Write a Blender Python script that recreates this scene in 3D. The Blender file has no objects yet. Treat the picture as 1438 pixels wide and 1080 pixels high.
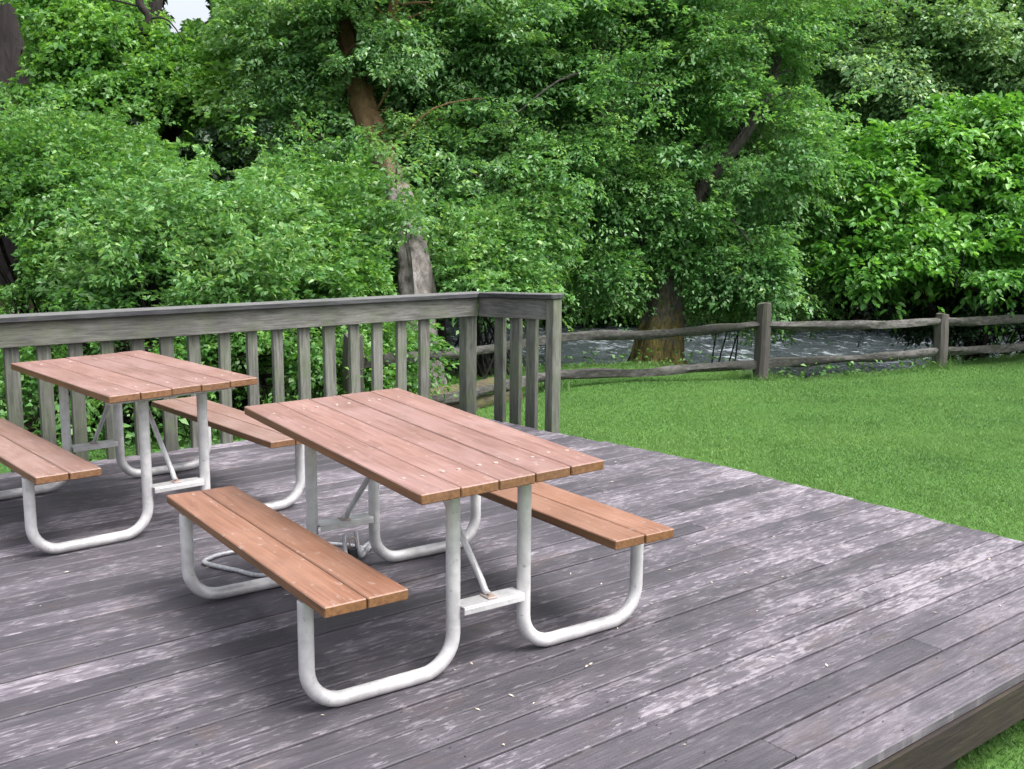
import bpy, math, random
import numpy as np
from mathutils import Vector, Matrix, noise

random.seed(7)
rng = np.random.default_rng(11)
scene = bpy.context.scene
col = scene.collection
R = math.radians

# ------------------------------------------------------------------ camera (world: x along the deck boards, y towards the railing, z=0 deck top)
CAM_H = 1.6355
RGT = Vector((0.77896662, -0.62701212, 0.00817383))
UPV = Vector((0.09513541, 0.13105527, 0.98679976))
FWD = Vector((0.61980664, 0.76790645, -0.16173874))
FPX = 1467.8


def at(u, v, F):
    """world point at photo pixel (1438 x 1080) and forward depth F (metres)"""
    return Vector((0, 0, CAM_H)) + FWD * F + RGT * (F * (u - 719) / FPX) + UPV * (F * (540 - v) / FPX)


cam = bpy.data.cameras.new("camera")
cam_ob = bpy.data.objects.new("camera", cam)
col.objects.link(cam_ob)
m = Matrix((RGT, UPV, -FWD)).transposed().to_4x4()
m.translation = (0, 0, CAM_H)
cam_ob.matrix_world = m
cam.sensor_width = 36.0
cam.lens = 36.0 * FPX / 1438.0
cam.clip_end = 600
cam.clip_start = 0.05
scene.camera = cam_ob

# ------------------------------------------------------------------ materials


def mat(name):
    mt = bpy.data.materials.new(name)
    mt.use_nodes = True
    nt = mt.node_tree
    for n in list(nt.nodes):
        nt.nodes.remove(n)
    out = nt.nodes.new('ShaderNodeOutputMaterial')
    b = nt.nodes.new('ShaderNodeBsdfPrincipled')
    nt.links.new(b.outputs[0], out.inputs[0])
    return mt, nt, b, out


def N(nt, typ, **kw):
    n = nt.nodes.new(typ)
    for k, v in kw.items():
        if k.startswith('_'):
            setattr(n, k[1:], v)
        else:
            key = k.replace('__', ' ')
            n.inputs[int(key[1:]) if key[0] == 'i' and key[1:].isdigit() else key].default_value = v
    return n


def L(nt, a, b):
    nt.links.new(a, b)


def ramp(nt, fac, stops, interp='LINEAR'):
    r = nt.nodes.new('ShaderNodeValToRGB')
    r.color_ramp.interpolation = interp
    el = r.color_ramp.elements
    while len(el) < len(stops):
        el.new(0.5)
    for e, (p, c) in zip(el, stops):
        e.position = p
        e.color = (*c, 1) if len(c) == 3 else c
    L(nt, fac, r.inputs[0])
    return r.outputs[0]


def g(v):
    return (v, v, v)


def mix(nt, fac, a, b, mode='MIX'):
    n = nt.nodes.new('ShaderNodeMix')
    n.data_type = 'RGBA'
    n.blend_type = mode
    for sock, val in ((n.inputs[0], fac), (n.inputs[6], a), (n.inputs[7], b)):
        if hasattr(val, 'links'):
            L(nt, val, sock)
        elif isinstance(val, (int, float)):
            sock.default_value = val
        else:
            sock.default_value = (*val, 1)
    return n.outputs[2]


def math_(nt, op, a, b=0.0, c=0.0, clamp=False):
    n = nt.nodes.new('ShaderNodeMath')
    n.operation = op
    n.use_clamp = clamp
    for s, v in zip(n.inputs, (a, b, c)):
        if hasattr(v, 'links'):
            L(nt, v, s)
        else:
            s.default_value = v
    return n.outputs[0]


def coords(nt, scale=(1, 1, 1), kind='Object', island=0.0, loc=(0, 0, 0)):
    tc = nt.nodes.new('ShaderNodeTexCoord')
    mp = N(nt, 'ShaderNodeMapping')
    mp.inputs['Scale'].default_value = scale
    mp.inputs['Location'].default_value = loc
    src = tc.outputs[kind]
    if island:
        gm = nt.nodes.new('ShaderNodeNewGeometry')
        sc = nt.nodes.new('ShaderNodeVectorMath')
        sc.operation = 'ADD'
        mm = math_(nt, 'MULTIPLY', gm.outputs['Random Per Island'], island)
        L(nt, src, sc.inputs[0])
        L(nt, mm, sc.inputs[1])
        src = sc.outputs[0]
    L(nt, src, mp.inputs[0])
    return mp.outputs[0]


def noise_t(nt, vec, scale, detail=4, rough=0.55, dist=0.0):
    n = N(nt, 'ShaderNodeTexNoise', Scale=scale, Detail=detail, Roughness=rough, Distortion=dist)
    L(nt, vec, n.inputs['Vector'])
    return n.outputs['Fac']


def bump(nt, b, h, strength=0.3, dist=0.01):
    n = N(nt, 'ShaderNodeBump', Strength=strength, Distance=dist)
    L(nt, h, n.inputs['Height'])
    L(nt, n.outputs[0], b.inputs['Normal'])


def weathered_wood(name, axis, dark, mid, light, moss=None, moss_amt=0.0, fleck=0.5, rough=0.85, big=0.6):
    """grey weathered timber, grain along the axis (0,1,2)"""
    mt, nt, b, o = mat(name)
    st = [26, 26, 26]
    st[axis] = 1.6
    sf = [18, 18, 18]
    sf[axis] = 3.2
    vec = coords(nt, tuple(st), island=17.0)
    grain = noise_t(nt, vec, 2.6, 6, 0.65)
    vf = coords(nt, tuple(sf), island=29.0)
    fl = noise_t(nt, vf, 1.9, 5, 0.62, 0.35)
    lg = noise_t(nt, coords(nt, (1, 1, 1)), big, 4, 0.6, 0.3)
    base = ramp(nt, grain, [(0.30, dark), (0.55, mid), (0.78, light)])
    thr = math_(nt, 'ADD', fl, math_(nt, 'MULTIPLY', math_(nt, 'SUBTRACT', lg, 0.5), 0.75))
    fm = ramp(nt, thr, [(0.50, g(0)), (0.66, g(1))])
    c = mix(nt, math_(nt, 'MULTIPLY', fm, fleck), base, light)
    dm = ramp(nt, lg, [(0.36, g(1)), (0.62, g(0))])
    c = mix(nt, math_(nt, 'MULTIPLY', dm, 0.55), c, dark)
    gm = nt.nodes.new('ShaderNodeNewGeometry')
    v = math_(nt, 'MULTIPLY_ADD', gm.outputs['Random Per Island'], 0.45, 0.78)
    hs = N(nt, 'ShaderNodeHueSaturation')
    L(nt, c, hs.inputs['Color'])
    L(nt, v, hs.inputs['Value'])
    c = hs.outputs[0]
    if name.startswith('weathered_cap'):  # cap boards: faces turned up are paler than the rest
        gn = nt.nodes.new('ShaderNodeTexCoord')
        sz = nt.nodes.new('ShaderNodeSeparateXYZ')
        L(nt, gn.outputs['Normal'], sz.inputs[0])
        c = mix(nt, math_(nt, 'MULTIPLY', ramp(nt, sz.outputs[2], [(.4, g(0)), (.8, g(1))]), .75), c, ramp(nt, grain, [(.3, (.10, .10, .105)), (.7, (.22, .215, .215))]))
    if moss:
        mn = noise_t(nt, coords(nt, (1, 1, 1), loc=(3, 1, 7)), 5.0, 5, 0.65)
        mm = ramp(nt, mn, [(0.45, g(0)), (0.7, g(1))])
        c = mix(nt, math_(nt, 'MULTIPLY', mm, moss_amt), c, moss)
    L(nt, c, b.inputs['Base Color'])
    b.inputs['Roughness'].default_value = rough
    b.inputs['Specular IOR Level'].default_value = 0.35
    h = math_(nt, 'ADD', grain, math_(nt, 'MULTIPLY', fl, 0.6))
    bump(nt, b, h, 0.55, 0.006)
    return mt


M = {}
M['deck'] = None
M['rail_x'] = weathered_wood('weathered_rail_x', 0, (.058, .058, .054), (.145, .144, .133), (.29, .285, .265), (.115, .14, .075), .55, .35)
M['rail_y'] = weathered_wood('weathered_rail_y', 1, (.058, .058, .054), (.145, .144, .133), (.29, .285, .265), (.115, .14, .075), .5, .35)
M['rail_z'] = weathered_wood('weathered_rail_z', 2, (.056, .058, .051), (.152, .155, .136), (.30, .297, .265), (.115, .15, .078), .65, .35)
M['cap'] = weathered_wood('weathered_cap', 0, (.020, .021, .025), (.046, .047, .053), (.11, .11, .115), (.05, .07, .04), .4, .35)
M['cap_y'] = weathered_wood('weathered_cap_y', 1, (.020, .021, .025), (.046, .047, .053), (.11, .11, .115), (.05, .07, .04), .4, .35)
M['rim'] = weathered_wood('rim_timber', 0, (.018, .013, .012), (.038, .029, .025), (.085, .066, .050), (.040, .036, .016), .6, .3)
M['split'] = weathered_wood('split_rail_timber', 0, (.016, .015, .015), (.048, .046, .044), (.16, .152, .145), (.04, .05, .025), .4, .5)
M['split_post'] = weathered_wood('split_post_timber', 2, (.036, .032, .032), (.082, .073, .070), (.145, .130, .120), (.07, .08, .04), .4, .3)
M['mossy_log'] = weathered_wood('mossy_log', 0, (.03, .028, .02), (.09, .075, .05), (.18, .15, .09), (.11, .13, .03), .9, .3)


def deck_material():
    mt, nt, b, o = mat('deck_boards')
    vec = coords(nt, (1.5, 30, 30), island=23.0)
    grain = noise_t(nt, vec, 2.3, 6, 0.65)
    # short bleached flecks: raised grain worn pale
    vf = coords(nt, (3.2, 21, 1), island=41.0)
    fl = noise_t(nt, vf, 1.5, 6, 0.62, 0.6)
    vs = coords(nt, (9, 38, 1), island=13.0)
    fs = noise_t(nt, vs, 1.6, 5, 0.6, 0.3)
    wear = noise_t(nt, coords(nt, (1, 1, 1), loc=(2.3, 5.1, 0)), 0.75, 5, 0.58, 0.4)
    patch = noise_t(nt, coords(nt, (1, 1.8, 1), loc=(7.3, 1.1, 0)), 2.6, 4, 0.6, 0.5)
    # slightly paler towards the right, darker towards the left; the newest boards along the front are smooth
    tc = nt.nodes.new('ShaderNodeTexCoord')
    sp = nt.nodes.new('ShaderNodeSeparateXYZ')
    L(nt, tc.outputs['Object'], sp.inputs[0])
    gx = math_(nt, 'MULTIPLY', math_(nt, 'SUBTRACT', sp.outputs[0], 2.6), 0.012)
    dry = math_(nt, 'ADD', math_(nt, 'ADD', math_(nt, 'MULTIPLY', wear, 0.5), math_(nt, 'MULTIPLY', patch, 0.5)), gx)
    gi = nt.nodes.new('ShaderNodeNewGeometry')
    dry = math_(nt, 'MULTIPLY_ADD', math_(nt, 'SUBTRACT', gi.outputs['Random Per Island'], .5), .13, dry)
    newer = ramp(nt, math_(nt, 'MULTIPLY', sp.outputs[1], .25), [(0.50, g(.35)), (0.56, g(1))])
    base = ramp(nt, grain, [(0.28, (.049, .044, .054)), (0.52, (.090, .080, .096)), (0.8, (.146, .130, .150))])
    dk = ramp(nt, dry, [(0.38, g(1)), (0.58, g(0))])
    c = mix(nt, math_(nt, 'MULTIPLY', dk, 0.6), base, (.048, .045, .055))
    t = math_(nt, 'ADD', fl, math_(nt, 'MULTIPLY', math_(nt, 'SUBTRACT', dry, 0.5), 0.75))
    fm = ramp(nt, t, [(0.52, g(0)), (0.68, g(1))])
    c = mix(nt, math_(nt, 'MULTIPLY', math_(nt, 'MULTIPLY', fm, 0.50), newer), c, (.205, .182, .210))
    t2 = math_(nt, 'ADD', fs, math_(nt, 'MULTIPLY', math_(nt, 'SUBTRACT', dry, 0.5), 0.7))
    fm2 = ramp(nt, t2, [(0.55, g(0)), (0.66, g(1))])
    c = mix(nt, math_(nt, 'MULTIPLY', math_(nt, 'MULTIPLY', fm2, 0.70), newer), c, (.265, .243, .268))
    # damp blackish algae in long smears
    al = noise_t(nt, coords(nt, (2.2, 7, 1), loc=(4, 2, 0)), 1.2, 5, 0.6, 0.4)
    c = mix(nt, math_(nt, 'MULTIPLY', ramp(nt, al, [(0.52, g(0)), (0.68, g(1))]), 0.55), c, (.045, .043, .052))
    # brownish and greenish stains
    st = noise_t(nt, coords(nt, (1, 2.2, 1), loc=(1, 9, 0)), 3.1, 3, 0.5, 0.6)
    c = mix(nt, math_(nt, 'MULTIPLY', ramp(nt, st, [(0.58, g(0)), (0.75, g(1))]), 0.4), c, (.090, .066, .055))
    gm = nt.nodes.new('ShaderNodeNewGeometry')
    v = math_(nt, 'MULTIPLY_ADD', gm.outputs['Random Per Island'], 0.46, 0.80)
    hs = N(nt, 'ShaderNodeHueSaturation')
    L(nt, c, hs.inputs['Color'])
    L(nt, v, hs.inputs['Value'])
    hs.inputs['Saturation'].default_value = 1.0
    L(nt, hs.outputs[0], b.inputs['Base Color'])
    L(nt, ramp(nt, dry, [(0.35, g(.52)), (0.65, g(.8))]), b.inputs['Roughness'])
    b.inputs['Specular IOR Level'].default_value = 0.4
    bump(nt, b, math_(nt, 'ADD', grain, fl), 0.6, 0.006)
    return mt


M['deck'] = deck_material()


def table_wood(name, tint=(1, 1, 1)):
    mt, nt, b, o = mat(name)
    vec = coords(nt, (46, 1.8, 46), island=19.0)
    gr = noise_t(nt, vec, 1.6, 6, 0.6)
    bl = noise_t(nt, coords(nt, (3.5, 1.6, 3.5), island=5.0), 1.6, 5, 0.6)
    sp = noise_t(nt, coords(nt, (30, 14, 30), island=3.0), 1.5, 3, 0.6)
    c = ramp(nt, gr, [(0.3, (.165 * tint[0], .078 * tint[1], .060 * tint[2])), (0.72, (.290 * tint[0], .150 * tint[1], .122 * tint[2]))])
    c = mix(nt, math_(nt, 'MULTIPLY', ramp(nt, bl, [(0.45, g(0)), (0.72, g(1))]), 0.5), c, (.33 * tint[0], .200 * tint[1], .182 * tint[2]))
    c = mix(nt, math_(nt, 'MULTIPLY', ramp(nt, sp, [(0.63, g(0)), (0.73, g(1))]), 0.5), c, (.45, .37, .35))
    st = noise_t(nt, coords(nt, (6, 3, 6), loc=(5, 2, 1)), 1.3, 5, 0.65, .5)
    c = mix(nt, math_(nt, 'MULTIPLY', ramp(nt, st, [(0.55, g(0)), (0.7, g(1))]), 0.4), c, (.14, .070, .055))
    # bare orange wood on worn edges and end grain, side-face shade painted in
    gm = nt.nodes.new('ShaderNodeNewGeometry')
    sx = nt.nodes.new('ShaderNodeSeparateXYZ')
    tcn = nt.nodes.new('ShaderNodeTexCoord')
    L(nt, tcn.outputs['Normal'], sx.inputs[0])
    side = ramp(nt, sx.outputs[2], [(0.25, g(1)), (0.8, g(0))])
    edgec = ramp(nt, gr, [(0.3, (.10, .043, .014)), (0.7, (.22, .105, .036))])
    c = mix(nt, math_(nt, 'MULTIPLY', side, 0.85), c, edgec)
    v = math_(nt, 'MULTIPLY_ADD', gm.outputs['Random Per Island'], 0.20, 0.90)
    hs = N(nt, 'ShaderNodeHueSaturation')
    L(nt, c, hs.inputs['Color'])
    L(nt, v, hs.inputs['Value'])
    L(nt, hs.outputs[0], b.inputs['Base Color'])
    L(nt, ramp(nt, bl, [(0.3, g(.42)), (0.7, g(.6))]), b.inputs['Roughness'])
    b.inputs['Specular IOR Level'].default_value = 0.55
    bump(nt, b, math_(nt, 'ADD', gr, math_(nt, 'MULTIPLY', sp, .5)), 0.25, 0.003)
    return mt


M['table'] = table_wood('stained_planks', (1.04, 1.14, 1.18))
M['seat'] = table_wood('stained_bench_planks', (.94, .90, .70))

M['seat_grey'] = table_wood('greyed_bench_planks', (.95, 1.12, 1.12))


def metal_paint():
    mt, nt, b, o = mat('pale_painted_steel')
    n1 = noise_t(nt, coords(nt), 9, 6, 0.65)
    n2 = noise_t(nt, coords(nt), 45, 4, 0.6)
    c = ramp(nt, n1, [(0.35, (.46, .455, .465)), (0.6, (.65, .64, .65))])
    c = mix(nt, math_(nt, 'MULTIPLY', ramp(nt, n2, [(0.64, g(0)), (0.72, g(1))]), 0.55), c, (.17, .15, .14))
    tz = nt.nodes.new('ShaderNodeTexCoord')
    sz = nt.nodes.new('ShaderNodeSeparateXYZ')
    L(nt, tz.outputs['Object'], sz.inputs[0])
    grime = ramp(nt, math_(nt, 'ADD', math_(nt, 'MULTIPLY', sz.outputs[2], 6), math_(nt, 'MULTIPLY', n1, .5)), [(.2, g(1)), (.62, g(0))])
    c = mix(nt, math_(nt, 'MULTIPLY', grime, .4), c, (.16, .145, .14))
    L(nt, c, b.inputs['Base Color'])
    b.inputs['Metallic'].default_value = 0.25
    L(nt, ramp(nt, n1, [(0.3, g(.32)), (0.7, g(.5))]), b.inputs['Roughness'])
    bump(nt, b, n2, 0.08, 0.002)
    return mt


M['steel'] = metal_paint()


def plain(name, c, rough=0.6, metallic=0.0, var=0.25, scale=20):
    mt, nt, b, o = mat(name)
    n1 = noise_t(nt, coords(nt), scale, 5, 0.6)
    L(nt, ramp(nt, n1, [(0.3, tuple(x * (1 - var) for x in c)), (0.7, tuple(min(1, x * (1 + var)) for x in c))]), b.inputs['Base Color'])
    b.inputs['Roughness'].default_value = rough
    b.inputs['Metallic'].default_value = metallic
    return mt


M['bolt'] = plain('dusty_bolt', (.40, .32, .29), .6, .2)
M['dark_iron'] = plain('dark_iron', (.035, .035, .04), .5, .5)
M['cable'] = plain('grey_cable', (.40, .40, .42), .4, .2, .35, 60)
M['litter'] = plain('dry_litter', (.55, .47, .36), .8, 0, .4, 30)


def bark(name, dark, light, patch=None, pa=0.0, pscale=2.2):
    mt, nt, b, o = mat(name)
    n1 = noise_t(nt, coords(nt, (9, 9, 2.2)), 1.8, 6, 0.65, .3)
    n2 = noise_t(nt, coords(nt, (1, 1, 1)), pscale, 5, 0.6, .3)
    c = ramp(nt, n1, [(0.35, dark), (0.68, light)])
    if patch:
        c = mix(nt, math_(nt, 'MULTIPLY', ramp(nt, n2, [(0.42, g(0)), (0.56, g(1))]), pa), c, patch)
    L(nt, c, b.inputs['Base Color'])
    b.inputs['Roughness'].default_value = 0.9
    bump(nt, b, n1, 0.8, 0.03)
    return mt




def alder_bark():
    mt, nt, b, o = mat('alder_bark')
    n1 = noise_t(nt, coords(nt, (7, 7, 3)), 1.8, 6, 0.65, .3)
    n2 = noise_t(nt, coords(nt), 4.0, 5, 0.65, .3)
    tc = nt.nodes.new('ShaderNodeTexCoord')
    sp = nt.nodes.new('ShaderNodeSeparateXYZ')
    L(nt, tc.outputs['Object'], sp.inputs[0])
    c = ramp(nt, n1, [(0.35, (.075, .064, .060)), (0.65, (.22, .20, .19))])
    c = mix(nt, ramp(nt, n2, [(.5, g(0)), (.62, g(.8))]), c, (.30, .285, .275))
    h = math_(nt, 'ADD', math_(nt, 'MULTIPLY', sp.outputs[2], .25), math_(nt, 'MULTIPLY', n2, .3))
    c = mix(nt, ramp(nt, h, [(.72, g(0)), (.86, g(1))]), c, ramp(nt, n1, [(.3, (.085, .050, .022)), (.7, (.20, .125, .055))]))
    L(nt, c, b.inputs['Base Color'])
    b.inputs['Roughness'].default_value = 0.9
    bump(nt, b, n1, 0.9, 0.03)
    return mt


M['bark_grey'] = alder_bark()
M['bark_moss'] = bark('mossy_bark', (.045, .036, .03), (.13, .115, .10), (.145, .105, .018), .0)
M['bark_dark'] = bark('dark_bark', (.006, .0045, .0045), (.024, .017, .016))
M['bark_brown'] = bark('brown_bark', (.06, .036, .022), (.17, .105, .065), (.14, .12, .04), .3)


def mossy_trunk():
    mt, nt, b, o = mat('orange_mossy_trunk')
    n1 = noise_t(nt, coords(nt, (15, 15, 4.5)), 1.8, 6, 0.7, .3)
    n2 = noise_t(nt, coords(nt, (1, 1, .8)), 5.0, 6, 0.7, .3)
    tc = nt.nodes.new('ShaderNodeTexCoord')
    sp = nt.nodes.new('ShaderNodeSeparateXYZ')
    L(nt, tc.outputs['Object'], sp.inputs[0])
    c = ramp(nt, n1, [(0.35, (.030, .026, .024)), (0.68, (.12, .108, .10))])
    h = math_(nt, 'SUBTRACT', math_(nt, 'ADD', n2, 0.30), math_(nt, 'MULTIPLY', sp.outputs[2], 0.33))
    mm = ramp(nt, h, [(0.40, g(0)), (0.56, g(.92))])
    mc = ramp(nt, n1, [(0.36, (.026, .024, .008)), (0.62, (.145, .118, .024))])
    c = mix(nt, mm, c, mc)
    L(nt, c, b.inputs['Base Color'])
    b.inputs['Roughness'].default_value = 0.95
    bump(nt, b, n1, 0.8, 0.03)
    return mt


M['mossy_trunk'] = mossy_trunk()


def leaf_mat(name, c1, c2, c3=None, trans=0.35, rough=0.42, spec=0.5, clump=1.2):
    """c1..c2: the spread of leaf colours within the plant; c3: young pale leaves in patches"""
    mt, nt, b, o = mat(name)
    gm = nt.nodes.new('ShaderNodeNewGeometry')
    rnd = gm.outputs['Random Per Island']
    cl = noise_t(nt, coords(nt), clump, 3, 0.6)
    f = math_(nt, 'ADD', math_(nt, 'MULTIPLY', rnd, 0.6), math_(nt, 'MULTIPLY', math_(nt, 'SUBTRACT', cl, 0.3), 1.0), clamp=True)
    stops = [(0.1, c1), (0.6, c2)]
    if c3:
        stops.append((0.95, c3))
    c = ramp(nt, f, stops)
    L(nt, c, b.inputs['Base Color'])
    b.inputs['Roughness'].default_value = rough
    b.inputs['Specular IOR Level'].default_value = spec
    tr = nt.nodes.new('ShaderNodeBsdfTranslucent')
    tcx = mix(nt, 1.0, c, (1.25, 1.2, .55), 'MULTIPLY')
    L(nt, tcx, tr.inputs[0])
    ms = N(nt, 'ShaderNodeMixShader')
    ms.inputs[0].default_value = trans
    L(nt, b.outputs[0], ms.inputs[1])
    L(nt, tr.outputs[0], ms.inputs[2])
    L(nt, ms.outputs[0], o.inputs[0])
    return mt


M['leaf_mid'] = leaf_mat('leaf_mid_green', (.056, .165, .042), (.122, .300, .070), (.31, .50, .17), .44, .38, .5)
M['leaf_bright'] = leaf_mat('leaf_bright_green', (.060, .180, .040), (.140, .330, .066), (.30, .53, .14), .44, .40, .5)
M['leaf_pale'] = leaf_mat('leaf_pale_grey_green', (.070, .182, .066), (.152, .330, .118), (.38, .56, .28), .44, .36, .55)
M['leaf_lean'] = leaf_mat('leaf_lean', (.066, .185, .064), (.148, .345, .110), (.36, .56, .25), .45, .38, .5)
M['leaf_weed'] = leaf_mat('leaf_weed', (.075, .210, .062), (.170, .375, .115), (.42, .60, .27), .42, .38, .5)
M['leaf_hazel'] = leaf_mat('leaf_hazel', (.050, .170, .034), (.125, .330, .060), (.28, .55, .12), .36, .38, .5, .8)
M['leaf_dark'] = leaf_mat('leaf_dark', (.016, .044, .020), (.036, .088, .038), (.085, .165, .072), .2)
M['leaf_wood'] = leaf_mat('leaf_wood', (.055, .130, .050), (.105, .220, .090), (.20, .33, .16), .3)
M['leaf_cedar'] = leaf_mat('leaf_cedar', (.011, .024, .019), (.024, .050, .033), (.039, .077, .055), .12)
M['leaf_far'] = leaf_mat('leaf_far', (.090, .205, .080), (.195, .365, .150), (.42, .59, .30), .36, .40, .5, .5)
M['leaf_cover'] = leaf_mat('leaf_cover', (.042, .125, .032), (.096, .235, .060), (.22, .40, .11), .26)


def grass_mat():
    mt, nt, b, o = mat('grass_blades')
    gm = nt.nodes.new('ShaderNodeNewGeometry')
    cl = noise_t(nt, coords(nt), 0.55, 5, 0.6, .3)
    cm = noise_t(nt, coords(nt), 5.0, 3, 0.6)
    f = math_(nt, 'ADD', math_(nt, 'MULTIPLY', gm.outputs['Random Per Island'], 0.28),
              math_(nt, 'ADD', math_(nt, 'MULTIPLY', math_(nt, 'SUBTRACT', cl, .34), 1.5), math_(nt, 'MULTIPLY', math_(nt, 'SUBTRACT', cm, .5), .5)), clamp=True)
    c = ramp(nt, f, [(0.0, (.060, .150, .034)), (0.42, (.114, .236, .052)), (0.8, (.168, .285, .070)), (1.0, (.245, .300, .098))])
    L(nt, c, b.inputs['Base Color'])
    b.inputs['Roughness'].default_value = 0.6
    tr = nt.nodes.new('ShaderNodeBsdfTranslucent')
    L(nt, c, tr.inputs[0])
    ms = N(nt, 'ShaderNodeMixShader')
    ms.inputs[0].default_value = 0.35
    L(nt, b.outputs[0], ms.inputs[1])
    L(nt, tr.outputs[0], ms.inputs[2])
    L(nt, ms.outputs[0], o.inputs[0])
    return mt


M['grass'] = grass_mat()


def ground_mat():
    mt, nt, b, o = mat('ground')
    at_ = nt.nodes.new('ShaderNodeAttribute')
    at_.attribute_name = 'lawn'
    n1 = noise_t(nt, coords(nt), 1.0, 6, 0.6, .2)
    n2 = noise_t(nt, coords(nt), 22, 4, 0.65)
    lawn = ramp(nt, math_(nt, 'ADD', math_(nt, 'MULTIPLY', n1, .5), math_(nt, 'MULTIPLY', n2, .5)),
                [(0.35, (.052, .125, .027)), (0.65, (.080, .168, .038))])
    soil = ramp(nt, n2, [(0.3, (.022, .018, .012)), (0.7, (.065, .055, .035))])
    L(nt, mix(nt, at_.outputs['Fac'], soil, lawn), b.inputs['Base Color'])
    b.inputs['Roughness'].default_value = 0.95
    b.inputs['Specular IOR Level'].default_value = 0.1
    bump(nt, b, n2, 0.6, 0.03)
    return mt


def water_mat():
    mt, nt, b, o = mat('river_water')
    v = coords(nt, (1.5, .8, 1))
    n1 = noise_t(nt, v, 1.6, 5, 0.6, .8)
    n2 = noise_t(nt, v, 6.0, 4, 0.65, .6)
    n3 = noise_t(nt, coords(nt, (1, 1, 1), loc=(4, 2, 0)), .28, 3, .6, .4)
    f = math_(nt, 'ADD', math_(nt, 'MULTIPLY', n1, .45), math_(nt, 'MULTIPLY', n2, .55))
    f2 = math_(nt, 'ADD', f, math_(nt, 'MULTIPLY', math_(nt, 'SUBTRACT', n3, .5), .35))
    speckle = ramp(nt, f2, [(0.545, g(0)), (0.63, g(1))])  # mask of pale blue-white speckles, from the ripple noise
    c = mix(nt, math_(nt, 'MULTIPLY', speckle, .85), (.050, .066, .072), (.40, .46, .50))
    L(nt, c, b.inputs['Base Color'])
    L(nt, ramp(nt, speckle, [(0, g(.08)), (1, g(.6))]), b.inputs['Roughness'])
    bump(nt, b, f, 1.0, 0.25)
    return mt


M['ground'] = ground_mat()
M['water'] = water_mat()

# ------------------------------------------------------------------ object helpers


def tag(o, label=None, cat=None, group=None, kind=None):
    if label:
        o['label'] = label
    if cat:
        o['category'] = cat
    if group:
        o['group'] = group
    if kind:
        o['kind'] = kind
    return o


def empty(name, loc, label=None, cat=None, group=None, kind=None, rz=0.0):
    o = bpy.data.objects.new(name, None)
    col.objects.link(o)
    o.location = loc
    o.rotation_euler = (0, 0, rz)
    o.empty_display_size = 0.1
    return tag(o, label, cat, group, kind)


def link(name, verts, faces, material, parent=None, smooth=False):
    me = bpy.data.meshes.new(name)
    me.from_pydata([tuple(v) for v in verts], [], faces)
    me.materials.append(material)
    if smooth:
        me.polygons.foreach_set('use_smooth', [True] * len(me.polygons))
    me.update()
    o = bpy.data.objects.new(name, me)
    col.objects.link(o)
    if parent:
        o.parent = parent
    return o


def np_mesh(name, V, F4, material, parent=None):
    """V (n,3) float array; F4 (k,m) int array of m-gons"""
    me = bpy.data.meshes.new(name)
    k, mm = F4.shape
    me.vertices.add(len(V))
    me.vertices.foreach_set('co', np.asarray(V, np.float32).ravel())
    me.loops.add(k * mm)
    me.loops.foreach_set('vertex_index', F4.astype(np.int32).ravel())
    me.polygons.add(k)
    me.polygons.foreach_set('loop_start', np.arange(0, k * mm, mm, dtype=np.int32))
    me.polygons.foreach_set('loop_total', np.full(k, mm, np.int32))
    me.update(calc_edges=True)
    me.materials.append(material)
    o = bpy.data.objects.new(name, me)
    col.objects.link(o)
    if parent:
        o.parent = parent
    return o


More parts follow.
